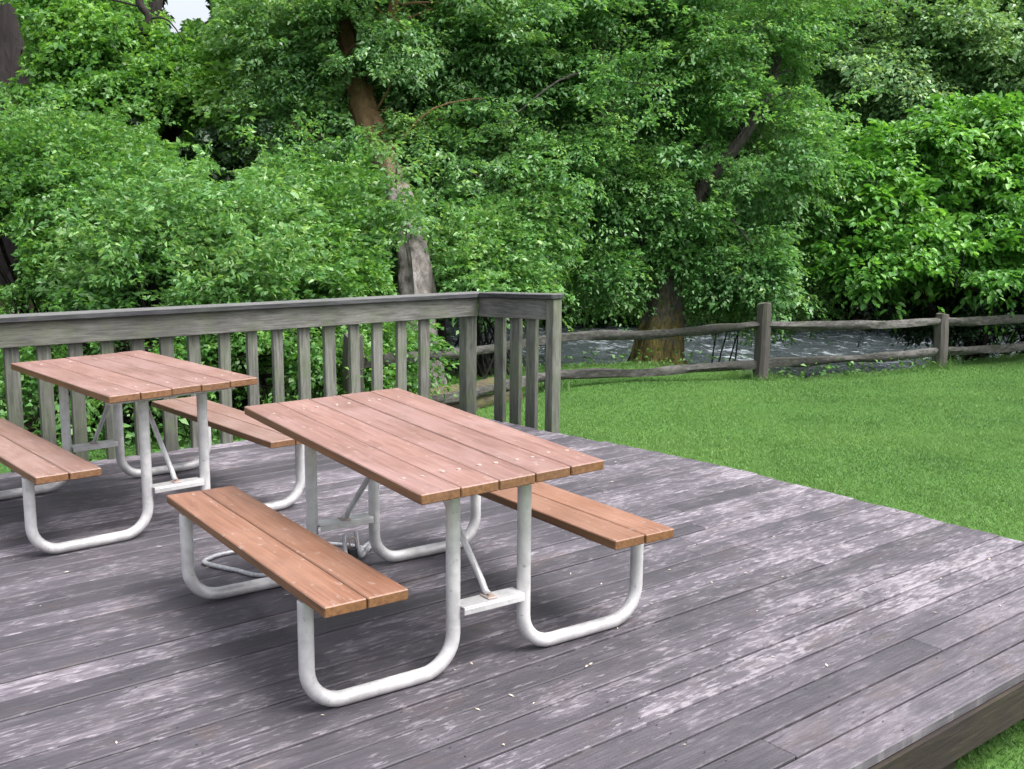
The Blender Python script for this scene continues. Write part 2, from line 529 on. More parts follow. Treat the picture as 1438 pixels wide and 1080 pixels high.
class MB:
    def __init__(s):
        s.v, s.f = [], []

    def box(s, x0, x1, y0, y1, z0, z1, b=0.004, fn=None):
        """box with chamfered edges (all twelve)"""
        b = min(b, (x1 - x0) * .45, (y1 - y0) * .45, (z1 - z0) * .45)
        base = len(s.v)
        idx = {}
        X, Y, Z = (x0, x1), (y0, y1), (z0, z1)
        for i in (0, 1):
            for j in (0, 1):
                for k in (0, 1):
                    sx, sy, sz = (1, -1)[i], (1, -1)[j], (1, -1)[k]
                    for a in range(3):
                        p = [X[i] + sx * b, Y[j] + sy * b, Z[k] + sz * b]
                        p[a] = (X[i], Y[j], Z[k])[a]
                        idx[(i, j, k, a)] = len(s.v)
                        s.v.append(fn(p) if fn else tuple(p))
        q = s.f.append
        for a in range(3):           # main faces
            for side in (0, 1):
                o1, o2 = [t for t in range(3) if t != a]
                cyc = [(0, 0), (1, 0), (1, 1), (0, 1)]
                face = []
                for c in cyc:
                    ijk = [0, 0, 0]
                    ijk[a] = side
                    ijk[o1], ijk[o2] = c
                    face.append(idx[(*ijk, a)])
                flip = (side == 0) ^ (a == 1)
                q(face[::-1] if flip else face)
        for a in range(3):           # edge chamfers along axis a
            o1, o2 = [t for t in range(3) if t != a]
            for c1 in (0, 1):
                for c2 in (0, 1):
                    lo, hi = [0, 0, 0], [0, 0, 0]
                    lo[a], hi[a] = 0, 1
                    lo[o1] = hi[o1] = c1
                    lo[o2] = hi[o2] = c2
                    f = [idx[(*lo, o1)], idx[(*hi, o1)], idx[(*hi, o2)], idx[(*lo, o2)]]
                    flip = (c1 ^ c2) ^ (a == 1)
                    q(f if not flip else f[::-1])
        for i in (0, 1):
            for j in (0, 1):
                for k in (0, 1):
                    f = [idx[(i, j, k, 0)], idx[(i, j, k, 1)], idx[(i, j, k, 2)]]
                    q(f if (i + j + k) % 2 else f[::-1])

    def tube(s, pts, rad, n=12, cap=True, jitter=0.0, squash=1.0):
        pts = [Vector(p) for p in pts]
        if not hasattr(rad, '__len__'):
            rad = [rad] * len(pts)
        base = len(s.v)
        prev = None
        for i, p in enumerate(pts):
            t = (pts[min(i + 1, len(pts) - 1)] - pts[max(i - 1, 0)]).normalized()
            if prev is None:
                ref = Vector((0, 0, 1)) if abs(t.z) < .9 else Vector((1, 0, 0))
                nrm = (ref - t * ref.dot(t)).normalized()
            else:
                nrm = (prev - t * prev.dot(t)).normalized()
            prev = nrm
            bn = t.cross(nrm)
            for k in range(n):
                a = 2 * math.pi * k / n
                r = rad[i]
                if jitter:
                    r *= 1 + jitter * (noise.noise(Vector((p.x * 1.7 + 3 * math.cos(a), p.y * 1.7 + 3 * math.sin(a), p.z * 2.0))) + (.35 * noise.noise(Vector((7 * math.cos(a), 7 * math.sin(a), p.z * 1.5))) if n > 20 else 0))
                s.v.append(tuple(p + nrm * (math.cos(a) * r) + bn * (math.sin(a) * r * squash)))
        for i in range(len(pts) - 1):
            for k in range(n):
                a, b = base + i * n + k, base + i * n + (k + 1) % n
                s.f.append((a, b, b + n, a + n))
        if cap:
            s.f.append(tuple(base + k for k in range(n))[::-1])
            e = base + (len(pts) - 1) * n
            s.f.append(tuple(e + k for k in range(n)))

    def build(s, name, material, parent=None, smooth=False):
        return link(name, s.v, s.f, material, parent, smooth)


def shade_auto(o, ang=40):
    me = o.data
    me.polygons.foreach_set('use_smooth', [True] * len(me.polygons))
    try:
        me.set_sharp_from_angle(angle=R(ang))
    except Exception:
        pass


def smooth_path(pts, per=6):
    """Catmull-Rom through the points"""
    pts = [Vector(p) for p in pts]
    out = []
    for i in range(len(pts) - 1):
        p0, p1, p2, p3 = pts[max(i - 1, 0)], pts[i], pts[i + 1], pts[min(i + 2, len(pts) - 1)]
        for k in range(per):
            t = k / per
            out.append(0.5 * ((2 * p1) + (p2 - p0) * t + (2 * p0 - 5 * p1 + 4 * p2 - p3) * t * t + (3 * p1 - p0 - 3 * p2 + p3) * t ** 3))
    out.append(pts[-1])
    return out


def lerp_list(r, n):
    r = np.asarray(r, float)
    return list(np.interp(np.linspace(0, 1, n), np.linspace(0, 1, len(r)), r))


# ------------------------------------------------------------------ sky and light
SUN_EL, SUN_AZ = R(62), R(155)      # azimuth measured clockwise from +y
w = bpy.data.worlds.new("World")
scene.world = w
w.use_nodes = True
nt = w.node_tree
bg = nt.nodes['Background']
sky = nt.nodes.new('ShaderNodeTexSky')
sky.sky_type = 'NISHITA'
sky.sun_disc = False
sky.sun_elevation = SUN_EL
sky.sun_rotation = SUN_AZ
sky.air_density = 1.0
sky.dust_density = 6.0
sky.ozone_density = 1.0
hs = nt.nodes.new('ShaderNodeHueSaturation')
hs.inputs['Saturation'].default_value = 0.35     # overcast: a whitish sky
nt.links.new(sky.outputs[0], hs.inputs['Color'])
nt.links.new(hs.outputs[0], bg.inputs[0])
bg.inputs[1].default_value = 0.15
sun = bpy.data.lights.new('sun', 'SUN')
sun.energy = 1.35
sun.angle = R(32)
sun.color = (1.0, .975, .95)
sun_ob = bpy.data.objects.new('sun', sun)
col.objects.link(sun_ob)
sd = Vector((math.sin(SUN_AZ) * math.cos(SUN_EL), math.cos(SUN_AZ) * math.cos(SUN_EL), math.sin(SUN_EL)))
sun_ob.rotation_euler = sd.to_track_quat('Z', 'Y').to_euler()
sun_ob.location = (5, -5, 20)
scene.view_settings.view_transform = 'Standard'
scene.view_settings.look = 'None'
scene.view_settings.gamma = 1.0
scene.view_settings.exposure = 1.22
scene.cycles.max_bounces = 8
scene.cycles.transparent_max_bounces = 4

# ------------------------------------------------------------------ terrain: lawn, bank, river bed, far bank
EDGE = np.array([(-40, 9.0), (2.0, 9.0), (5.0, 10.0), (7.66, 10.4), (8.92, 9.95), (9.99, 9.55), (10.45, 8.9), (10.75, 7.55),
                 (11.9, 7.28), (13.06, 7.16), (15.0, 6.95), (20, 6.4), (60, 3.0)], float)


def edge_dist(P):
    """signed distance to the lawn's far edge: negative on the lawn side. P (n,2)"""
    best = np.full(len(P), 1e9)
    for a, b in zip(EDGE[:-1], EDGE[1:]):
        ab = b - a
        t = np.clip(((P - a) @ ab) / (ab @ ab), 0, 1)
        d = np.linalg.norm(P - (a + t[:, None] * ab), axis=1)
        best = np.minimum(best, d)
    ye = np.interp(P[:, 0], EDGE[:, 0], EDGE[:, 1])
    return np.where(P[:, 1] > ye, best, -best)


def sm(x, a, b):
    t = np.clip((x - a) / (b - a), 0, 1)
    return t * t * (3 - 2 * t)


WATER_Z = -1.12


def nz(P, s, seed=0.0):
    x, y = P[:, 0] * s + seed, P[:, 1] * s - seed
    return (np.sin(x * 1.3 + 1.7 * np.sin(y * .9)) + np.sin(y * 1.7 + 1.3 * np.sin(x * 1.1 + 2)) + .5 * np.sin(x * 3.1 - y * 2.3)) / 2.5


def terrain_z(P):
    d = edge_dist(P)
    r = P[:, 0] * RGT.x + P[:, 1] * RGT.y
    f = P[:, 0] * FWD.x + P[:, 1] * FWD.y
    riv = sm(r, -5.0, -1.5)
    z = -0.35 + 0.015 * nz(P, 1.1) * 1.0
    z = z + 0.06 * np.exp(-((P[:, 0] - 8.6) ** 2 + (P[:, 1] - 8.9) ** 2) / 1.5)
    drop = sm(d, 0.05, 2.2)
    far = sm(f, 27 + 0.30 * np.maximum(r, 0), 31 + 0.30 * np.maximum(r, 0))
    z = z - drop * riv * (1 - far) * 1.35
    z = z + far * (0.3 + 0.06 * np.maximum(f - 30, 0))
    z = z + (1 - riv) * 0.05 * np.maximum(d, 0)
    z = z + drop * 0.06 * nz(P, 1.9, 3)
    return z


def grid_axis(lo, flo, fhi, hi, fine, n_out):
    a = flo - (flo - lo) * (np.linspace(1, 0, n_out, endpoint=False) ** 2.2)
    b = np.arange(flo, fhi, fine)
    c = fhi + (hi - fhi) * (np.linspace(0, 1, n_out + 1) ** 2.2)
    return np.concatenate([a, b, c])


gx, gy = grid_axis(-300, -6, 22, 300, 0.2, 26), grid_axis(-300, -4, 20, 300, 0.2, 26)
GX, GY = np.meshgrid(gx, gy)
P2 = np.stack([GX.ravel(), GY.ravel()], 1)
Z = terrain_z(P2)
# ground under the deck keeps level
V = np.column_stack([P2, Z])
nx, ny = len(gx), len(gy)
ii, jj = np.meshgrid(np.arange(nx - 1), np.arange(ny - 1))
i0 = (jj * nx + ii).ravel()
F4 = np.stack([i0, i0 + 1, i0 + nx + 1, i0 + nx], 1)
ground = np_mesh('ground', V, F4, M['ground'])
tag(ground, 'green lawn sloping off to a river bank', 'ground', kind='structure')
shade_auto(ground, 180)
attr = ground.data.attributes.new('lawn', 'FLOAT', 'POINT')
dd = edge_dist(P2)
under_deck = (P2[:, 0] > -4.3) & (P2[:, 0] < 5.05) & (P2[:, 1] > 1.95) & (P2[:, 1] < 6.9)
attr.data.foreach_set('value', ((1 - sm(dd, -0.05, 0.25)) * (1 - under_deck)).astype(np.float32))

# river sheet, gently rippled
wx, wy = np.arange(4, 60, 0.35), np.arange(2, 60, 0.35)
WX, WY = np.meshgrid(wx, wy)
PW = np.stack([WX.ravel(), WY.ravel()], 1)
wz = WATER_Z + 0.035 * nz(PW, 2.3) + 0.025 * nz(PW, 4.7, 1.3)
keepd = edge_dist(PW) > 0.4
nx, ny = len(wx), len(wy)
ii, jj = np.meshgrid(np.arange(nx - 1), np.arange(ny - 1))
i0 = (jj * nx + ii).ravel()
i0 = i0[keepd[i0] & keepd[i0 + 1] & keepd[i0 + nx] & keepd[i0 + nx + 1]]
river = np_mesh('river', np.column_stack([PW, wz]), np.stack([i0, i0 + 1, i0 + nx + 1, i0 + nx], 1), M['water'])
shade_auto(river, 180)
tag(river, 'rippling river beyond the lawn and rail fence', 'river', kind='structure')

# ------------------------------------------------------------------ deck
YN = 1.622
PITCH = 0.1447


def deck_right(y):
    return float(np.interp(y, [1.0, 2.4, 3.5, 4.3, 5.05, 5.75, 6.7, 7], [5.285, 5.285, 5.305, 5.33, 5.26, 5.13, 5.05, 5.05]))


deck = empty('deck', (0, 0, 0), 'weathered grey plank deck standing above the lawn', 'deck', kind='structure')
mb = MB()
k = 0
y = YN
while y < 6.86:
    y1 = y + PITCH - (0.0095 if k < 5 else 0.007) - random.random() * .003
    xr = deck_right(y + .07) + random.uniform(-.012, .012)
    if k == 1:
        cuts = [-4.2, -.9, 2.56, xr]
    else:
        cuts = [-4.2]
        x = -4.2 + random.uniform(1.2, 5.5)
        while x < xr - .9:
            if not .1 < x < 2.3:
                cuts.append(x)
            x += random.choice([4.88, 6.1])
        cuts.append(xr)
    for a, b in zip(cuts[:-1], cuts[1:]):
        dz0, dz1 = random.uniform(-.0025, .0015), random.uniform(-.0025, .0015)
        yo = random.uniform(-.001, .001)

        def fn(p, a=a, b=b, dz0=dz0, dz1=dz1, yo=yo):
            t = (p[0] - a) / (b - a)
            return (p[0], p[1] + yo, p[2] + dz0 * (1 - t) + dz1 * t)
        mb.box(a + .0012, b - .0012, y, y1, -.038, 0, .004, fn)
    y += PITCH
    k += 1
mb.build('deck_boards', M['deck'], deck)
YB = y
# rows of nail heads over the joists
mb = MB()
y = YN
while y < 6.86:
    for xj in np.arange(-1.3, 5.3, .61):
        if xj > deck_right(y) - .03:
            continue
        for q in (.24, .76):
            x_, y_ = xj + random.uniform(-.012, .012), y + PITCH * q + random.uniform(-.008, .008)
            n0 = len(mb.v)
            for a_ in range(6):
                mb.v.append((x_ + .0034 * math.cos(a_ * 1.047), y_ + .0034 * math.sin(a_ * 1.047), .0022))
            mb.f.append(tuple(range(n0, n0 + 6)))
    y += PITCH
nh = mb.build('nail_heads', M['dark_iron'], deck)
nh['kind'] = 'stuff'
mb = MB()
mb.box(-4.2, 5.27, YN - .012, YN + .03, -.185, -.0405, .004)
mb.build('rim_joist', M['rim'], deck)
mb = MB()
pl = [(5.262, YN + .031), (5.262, 2.4), (5.285, 3.5), (5.305, 4.3), (5.235, 5.05), (5.105, 5.75), (5.03, 6.7), (5.03, YB - .03)]
for (xa, ya), (xb, yb) in zip(pl[:-1], pl[1:]):
    n0 = len(mb.v)
    for (xx, yy) in ((xa, ya), (xb, yb)):
        mb.v += [(xx - .04, yy, -.185), (xx, yy, -.185), (xx, yy, -.0405), (xx - .04, yy, -.0405)]
    for q in range(4):
        a, b = n0 + q, n0 + (q + 1) % 4
        mb.f.append((a, b, b + 4, a + 4))
mb.build('side_joist', M['rim'], deck)
mb = MB()
mb.box(-4.2, 5.02, YB - .045, YB - .005, -.185, -.0405, .004)
mb.build('back_joist', M['rim'], deck)
for (px, py) in ((3.34, YN + .11), (5.1, YN + .11), (1.2, YN + .11), (5.1, 4.0)):
    mb = MB()
    mb.box(px - .05, px + .05, py - .05, py + .05, -.5, -.0405, .004)
    mb.build('support_post', M['rim'], deck)
mb = MB()
for yy in np.arange(2.2, 6.7, .6):
    mb.box(-4.1, 4.98, yy, yy + .04, -.18, -.041, .003)
mb.build('joists', M['rim'], deck)

# ------------------------------------------------------------------ railing
rail = empty('deck_railing', (1.5, 6.93, 0), 'weathered grey wooden railing with flat cap and square balusters along the deck edge', 'railing')


def add_part(mb, name, material, parent, smooth=False):
    """mesh given in world coordinates, parented to an empty at parent.location (no rotation)"""
    o = mb.build(name, material, parent, smooth)
    o.data.transform(Matrix.Translation(-Vector(parent.location)))
    return o


YF = 6.90                                    # front face of the back fascia
CX, CY, EX, EY = 5.205, YF, 5.235, 6.03     # corner and end of the return
LIFT = 0.042                                 # the return climbs a little towards its end


def bend(amp=.006, seed=0.0, ax=0):
    def f(p):
        p = list(p)
        p[2] += amp * noise.noise(Vector((p[ax] * 0.8 + seed, seed, 0.3)))
        return tuple(p)
    return f


mb = MB()
segs = 26
xs = np.linspace(-1.6, CX + .05, segs)
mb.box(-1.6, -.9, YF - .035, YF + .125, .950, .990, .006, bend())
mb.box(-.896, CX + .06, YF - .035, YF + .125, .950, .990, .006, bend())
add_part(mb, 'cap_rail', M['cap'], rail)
for (a, b) in ((-1.6, -.9), (-.896, CX)):
    mb = MB()
    mb.box(a, b, YF, YF + .038, .793, .9485, .004, bend(.004, 2))
    add_part(mb, 'fascia_rail', M['rail_x'], rail)
# posts and balusters of the back run
for i, bx in enumerate((-1.4, -1.2, -1.0, -.8, -.6, -.4, -.2, 0.0, .2, .41, .61, .81, 1.01, 1.21, 1.41, 1.617, 1.808, 2.001, 2.202, 2.401, 2.598, 2.787, 3.008, 3.217, 3.416, 3.628, 3.841, 4.056, 4.259, 4.482, 4.70)):
    if bx < 1.3:
        continue
    mb = MB()
    lean = random.uniform(-.012, .012)
    hw = .041 + random.uniform(-.004, .005)

    def fb(p, lean=lean):
        return (p[0] + lean * (p[2] - .5), p[1], p[2])
    mb.box(bx - hw, bx + hw, YF + .0395, YF + .0395 + .04, -.19, .93 + random.uniform(-.01, .01), .003, fb)
    add_part(mb, 'baluster', M['rail_z'], rail)
mb = MB()
mb.box(5.115, 5.222, YF + .0395, YF + .150, -.33, .9485, .006)
add_part(mb, 'corner_post', M['rail_z'], rail)
# return run towards the camera
dirv = Vector((EX - CX, EY - CY, 0))
Lr = dirv.length
dirv.normalize()
nrm = Vector((-dirv.y, dirv.x, 0))           # towards +x (outside)
if nrm.x < 0:
    nrm = -nrm


def ret(p):
    """local (t along the return, n outwards, z)"""
    q = Vector((CX, CY, 0)) + dirv * p[0] + nrm * p[1]
    return (q.x, q.y, p[2] + LIFT * max(0, min(1, p[0] / Lr)))


mb = MB()
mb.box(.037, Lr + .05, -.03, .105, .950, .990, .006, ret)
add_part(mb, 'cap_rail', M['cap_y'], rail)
mb = MB()
mb.box(.001, Lr - .05, .0, .038, .788, .9485, .004, ret)
add_part(mb, 'fascia_rail', M['rail_y'], rail)
for t in (.235, .45, .665):
    mb = MB()
    q = t / .955 * Lr
    mb.box(q - .056, q + .056, .0395, .0795, -.19, .93, .003, ret)
    add_part(mb, 'baluster', M['rail_z'], rail)
mb = MB()
mb.box(Lr - .048, Lr + .038, .0, .09, -.33, .9485, .005, ret)
add_part(mb, 'end_post', M['rail_z'], rail)

# ------------------------------------------------------------------ picnic tables
TW, TL, ZT, ZS, S1, SW, SL = 0.769, 1.534, 0.769, 0.4365, 0.4413, 0.2958, 1.559
XI, XO, YL, TR = 0.1546, 0.7176, 0.591, 0.0262
TH = 0.036
BR = 0.13


def tube_path(sx):
    """U shaped tube in the x-z plane: from the top underside down, along the deck, up to the seat"""
    pts = []
    zt, zb, zs = None, TR + .001, ZS - TH - .004
    pts.append((XI, 0.0, 9))
    pts.append((XI, 0.0, zb + BR + .25))
    for a in np.linspace(0, math.pi / 2, 9):
        pts.append((XI + BR - BR * math.cos(a), 0, zb + BR - BR * math.sin(a)))
    for a in np.linspace(0, math.pi / 2, 9):
        pts.append((XO - BR + BR * math.sin(a), 0, zb + BR - BR * math.cos(a)))
    pts.append((XO, 0, zs))
    return [(sx * x, y_, z) for x, y_, z in pts]


def make_table(loc, rz, a, b, label, seatm='seat'):
    t = empty('picnic_table', loc, label, 'picnic table', 'picnic tables on the deck', rz=rz)
    zu = ZT - TH
    under = lambda x, yy: zu + a * x + b * yy

    # tabletop of five planks
    mb = MB()
    pw = (TW - 4 * .0035) / 5
    for i in range(5):
        x0 = -TW / 2 + i * (pw + .0035)
        dy = random.uniform(-.003, .003)
        dz = random.uniform(-.0012, .0012)
        mb.box(x0, x0 + pw, -TL / 2 + dy, TL / 2 + dy, zu + dz, ZT + dz, .0035, lambda p: (p[0], p[1], p[2] + a * p[0] + b * p[1]))
    top = mb.build('tabletop', M['table'], t)
    for sy in (-1, 1):
        for i in range(5):
            x0 = -TW / 2 + i * (pw + .0035)
            for q in (.3, .72):
                if random.random() < .15:
                    continue
                bx, by = x0 + pw * q + random.uniform(-.01, .01), sy * (YL - .012) + random.uniform(-.012, .012)
                mb = MB()
                zz = ZT + a * bx + b * by
                mb.tube([(bx, by, zz - .004), (bx, by, zz + .0022), (bx, by, zz + .0032)], [.0085, .0085, .005], 8)
                mb.build('bolt', M['bolt'], top)
    # steel cleats under the top
    for sy in (-1, 1):
        mb = MB()
        mb.box(-.33, .33, sy * YL - .028, sy * YL + .028, zu - .034, zu - .0015, .003, lambda p: (p[0], p[1], p[2] + a * p[0] + b * p[1]))
        mb.build('top_cleat', M['steel'], t)
    for sx in (-1, 1):
        # bench seat of two planks
        mb = MB()
        sp = (SW - .004) / 2
        for i in range(2):
            x0 = S1 + i * (sp + .004)
            xa, xb = (x0, x0 + sp) if sx > 0 else (-x0 - sp, -x0)
            dy = random.uniform(-.004, .004)
            mb.box(xa, xb, -SL / 2 + dy, SL / 2 + dy, ZS - TH, ZS, .0035)
        mb.build('bench_seat', M[seatm], t)
        for sy in (-1, 1):
            pts = [(x, sy * YL, (under(sx * XI, sy * YL) - .036) if z > 8 else z) for x, y_, z in tube_path(sx)]
            mb = MB()
            mb.tube(pts, TR, 18)
            lg = mb.build('tube_leg', M['steel'], t)
            shade_auto(lg, 50)
            mb = MB()
            xa, xb = sorted((sx * (S1 + .02), sx * (XO + .012)))
            mb.box(xa, xb, sy * YL - .022, sy * YL + .022, ZS - TH - .013, ZS - TH - .0012, .002)
            mb.build('seat_bracket', M['steel'], lg)
    for sy in (-1, 1):
        zc = 0.250
        mb = MB()
        mb.box(-XI + TR - .004, XI - TR + .004, sy * YL - .042, sy * YL + .040, zc, zc + .006, .002)
        mb.box(-XI + TR - .004, XI - TR + .004, sy * YL - .042, sy * YL - .036, zc - .024, zc - .0005, .002)
        mb.box(-XI + TR - .004, XI - TR + .004, sy * YL + .034, sy * YL + .040, zc - .024, zc - .0005, .002)
        cp = mb.build('cross_plate', M['steel'], t)
        mb = MB()
        y0, y1 = sy * (YL - .005), sy * .13
        pts = [(0, y0 - sy * .0, zc + .0125), (0, y0 - sy * .03, zc + .03), (0, y0 - sy * .05, zc + .075), (0, y1 + sy * .03, zu - .06), (0, y1, zu - .022)]
        mb.tube([Vector((0, y0, zc + .014)), Vector((0, y0 - sy * .022, zc + .024)), Vector((0, y0 - sy * .045, zc + .055)), Vector((0, y1, zu - .023))], .013, 10)
        br = mb.build('brace', M['steel'], t)
        shade_auto(br, 60)
        mb = MB()
        mb.box(-.02, .02, y0 - .03, y0 + .028, zc + .0065, zc + .0125, .002)
        mb.tube([(0, y0 + .008 * sy, zc + .0125), (0, y0 + .008 * sy, zc + .022)], .009, 8)
        mb.build('brace_foot', M['bolt'], br)
    mb = MB()
    mb.box(-.30, .30, -.10, .10, zu - .02, zu - .0015, .003, lambda p: (p[0], p[1], p[2] + a * p[0] + b * p[1]))
    mb.build('middle_cleat', M['table'], t)
    return t


make_table((2.2572, 3.4633, 0), -0.0622, .0188, .0331, 'reddish brown plank picnic table with pale tube legs nearest the camera, fully in view')
make_table((1.9173, 5.7376, 0), 0.0406, .0209, -.0103, 'reddish brown plank picnic table close to the railing, partly behind the nearer table', 'seat_grey')


def tpt(x, yy, z):
    a = -0.0622
    return Vector((2.2572 + math.cos(a) * x - math.sin(a) * yy, 3.4633 + math.sin(a) * x + math.cos(a) * yy, z))


# security cable and padlock
cab = [tpt(0.03, .53, .205), tpt(.035, .50, .10), (2.60, 4.33, .013), (2.32, 4.16, .012), (1.99, 4.20, .012), (1.90, 4.36, .012), (1.83, 4.53, .013), (1.87, 4.585, .013), (1.99, 4.61, .012), (2.3, 4.55, .012), (2.52, 4.30, .013), tpt(-.03, .50, .10), tpt(-.03, .53, .20)]
cab = smooth_path(cab, 10)
mb = MB()
mb.tube(cab, .0105, 8)
c = mb.build('cable_loop', M['cable'])
shade_auto(c, 180)
tag(c, 'thin grey cable loop lying on the deck under the bench of the near table', 'cable')
pk = tpt(-.01, .485, .15)
pl_ = empty('padlock', pk, 'small dark padlock hanging low on the far brace of the near table', 'padlock')
mb = MB()
mb.box(-.024, .024, -.012, .012, -.055, 0, .005)
mb.build('padlock_body', M['dark_iron'], pl_)
mb = MB()
mb.tube([(-.016, 0, -.004), (-.016, 0, .03), (-.011, 0, .043), (0, 0, .049), (.011, 0, .043), (.016, 0, .03), (.016, 0, -.004)], .0045, 8)
mb.build('shackle', M['bolt'], pl_, True)

# dry litter on the boards
mb = MB()
for i in range(90):
    if i == 0:
        x, yy = 3.13, 2.92
    else:
        x, yy = random.uniform(.4, 5.2), random.uniform(1.7, 6.6)
    s_ = random.uniform(.004, .011)
    a = random.random() * 6.28
    ca, sa = math.cos(a), math.sin(a)
    z0 = .0015
    q = [(-s_, 0, .0), (0, -s_ * .5, .002), (s_ * 1.3, 0, .004), (0, s_ * .5, .003)]
    n0 = len(mb.v)
    for (px, py, pz) in q:
        mb.v.append((x + ca * px - sa * py, yy + sa * px + ca * py, z0 + pz))
    mb.f += [(n0, n0 + 1, n0 + 2), (n0, n0 + 2, n0 + 3)]
o = mb.build('leaf_litter', M['litter'])
tag(o, 'dry scraps of leaf scattered on the deck boards', 'leaf litter', kind='stuff')

# ------------------------------------------------------------------ split rail fence
def ground_z(x, yy):
    return float(terrain_z(np.array([[x, yy]]))[0])


FP = [(4.66, 8.02), (7.62, 8.72), (10.31, 7.93), (13.05, 7.14), (15.85, 6.35), (18.6, 5.6)]
fence = empty('split_rail_fence', (10.31, 7.93, -.36), 'rustic grey split rail fence standing along the far edge of the lawn', 'fence')
for i, (px, py) in enumerate(FP):
    mb = MB()
    z0 = -.36
    tp = (.56, .60, .585, .37, .40, .40)[i]
    hw = .082

    def fpst(p, px=px, py=py, s=i):
        t = (p[2] + .4)
        return (p[0] + .02 * noise.noise(Vector((p[2] * 2, s, 1))) + .01 * t, p[1] + .02 * noise.noise(Vector((p[2] * 2, s, 5))), p[2] + .03 * noise.noise(Vector((p[0] * 9, p[1] * 9, s))))
    for (za, zb) in ((z0 - .3, tp),):
        ns = 7
        zz = np.linspace(za, tp, ns)
        n0 = len(mb.v)
        for k, z in enumerate(zz):
            h = hw * (1 if k < ns - 1 else .86)
            for (sx, sy) in ((-1, -.55), (-.55, -1), (.55, -1), (1, -.55), (1, .55), (.55, 1), (-.55, 1), (-1, .55)):
                mb.v.append(fpst((px + sx * h, py + sy * h, z)))
        for k in range(ns - 1):
            for q in range(8):
                a_, b_ = n0 + k * 8 + q, n0 + k * 8 + (q + 1) % 8
                mb.f.append((a_, b_, b_ + 8, a_ + 8))
        mb.f.append(tuple(n0 + (ns - 1) * 8 + q for q in range(8)))
    add_part(mb, 'fence_post', M['split_post'], fence)


def split_rail(a, b, r0, r1, seed):
    a, b = Vector(a), Vector(b)
    n = 12
    pts, rad = [], []
    for i in range(n):
        t = i / (n - 1)
        p = a.lerp(b, t)
        p.z += .025 * noise.noise(Vector((t * 3, seed, 0))) - .02 * math.sin(math.pi * t)
        p.y += .02 * noise.noise(Vector((t * 3, seed, 9)))
        pts.append(p)
        rad.append((r0 + (r1 - r0) * t) * (1 + .18 * noise.noise(Vector((t * 6, seed, 3)))))
    mb = MB()
    mb.tube(smooth_path(pts, 3), lerp_list(rad, (n - 1) * 3 + 1), 8, True, .6, .75)
    return mb


HZ = [(.30, -.13), (.27, -.15), (.33, -.16), (.26, -.12), (.28, -.10), (.28, -.10)]
for i in range(len(FP) - 1):
    (xa, ya), (xb, yb) = FP[i], FP[i + 1]
    for j in (0, 1):
        za, zb = HZ[i][j], HZ[i + 1][j]
        d = (Vector((xb, yb, 0)) - Vector((xa, ya, 0))).normalized() * .05
        mbx = split_rail((xa - d.x, ya - d.y + .015 * (1 if i % 2 else -1), za), (xb + d.x, yb + d.y + .015 * (1 if i % 2 else -1), zb),
                         .054 if j == 0 else .056, .048 if j == 0 else .052, i * 3.1 + j)
        o = add_part(mbx, 'fence_rail', M['split'], fence)
        shade_auto(o, 55)

# mossy landscape logs behind the railing
for (a, b, r, lab) in (((5.55, 8.35, -.29), (7.0, 8.55, -.28), .075, 'mossy log lying on the grass behind the railing, the nearer of two'),
                       ((5.7, 8.95, -.29), (7.3, 9.2, -.28), .085, 'mossy log lying on the grass behind the railing, the farther of two')):
    mb = split_rail(a, b, r, r * .9, a[1])
    o = mb.build('fallen_log', M['mossy_log'])
    shade_auto(o, 60)
    tag(o, lab, 'log', 'mossy logs behind the railing')

# ------------------------------------------------------------------ foliage engine


def unit(v):
    return v / np.maximum(np.linalg.norm(v, axis=-1, keepdims=True), 1e-9)


def leaf_arrays(C, T, Nn, ln, wd, hexa=True, curl=.12):
    """C centre of leaf base, T direction, Nn normal; ln, wd arrays"""
    T = unit(T)
    S = unit(np.cross(Nn, T))
    Nn = np.cross(T, S)
    l, w_ = ln[:, None], wd[:, None]
    n = len(C)
    if hexa:
        up = Nn * w_ * .22
        dn = -Nn * l * curl
        v = np.stack([C,
                      C + T * l * .28 + S * w_ * .45 + up, C + T * l * .68 + S * w_ * .40 + up + dn * .4,
                      C + T * l + dn,
                      C + T * l * .68 - S * w_ * .40 + up + dn * .4, C + T * l * .28 - S * w_ * .45 + up], 1)
        base = np.arange(n)[:, None] * 6
        f = np.concatenate([base + np.array([[0, 1, 2, 3]]), base + np.array([[0, 3, 4, 5]])], 0)
        return v.reshape(-1, 3), f
    up = Nn * w_ * .25
    v = np.stack([C, C + T * l * .45 + S * w_ * .5 + up, C + T * l - Nn * l * curl, C + T * l * .45 - S * w_ * .5 + up], 1)
    base = np.arange(n)[:, None] * 4
    f = base + np.array([[0, 1, 2, 3]])
    return v.reshape(-1, 3), f


LEAF_K, DENS_K = .72, 1.75


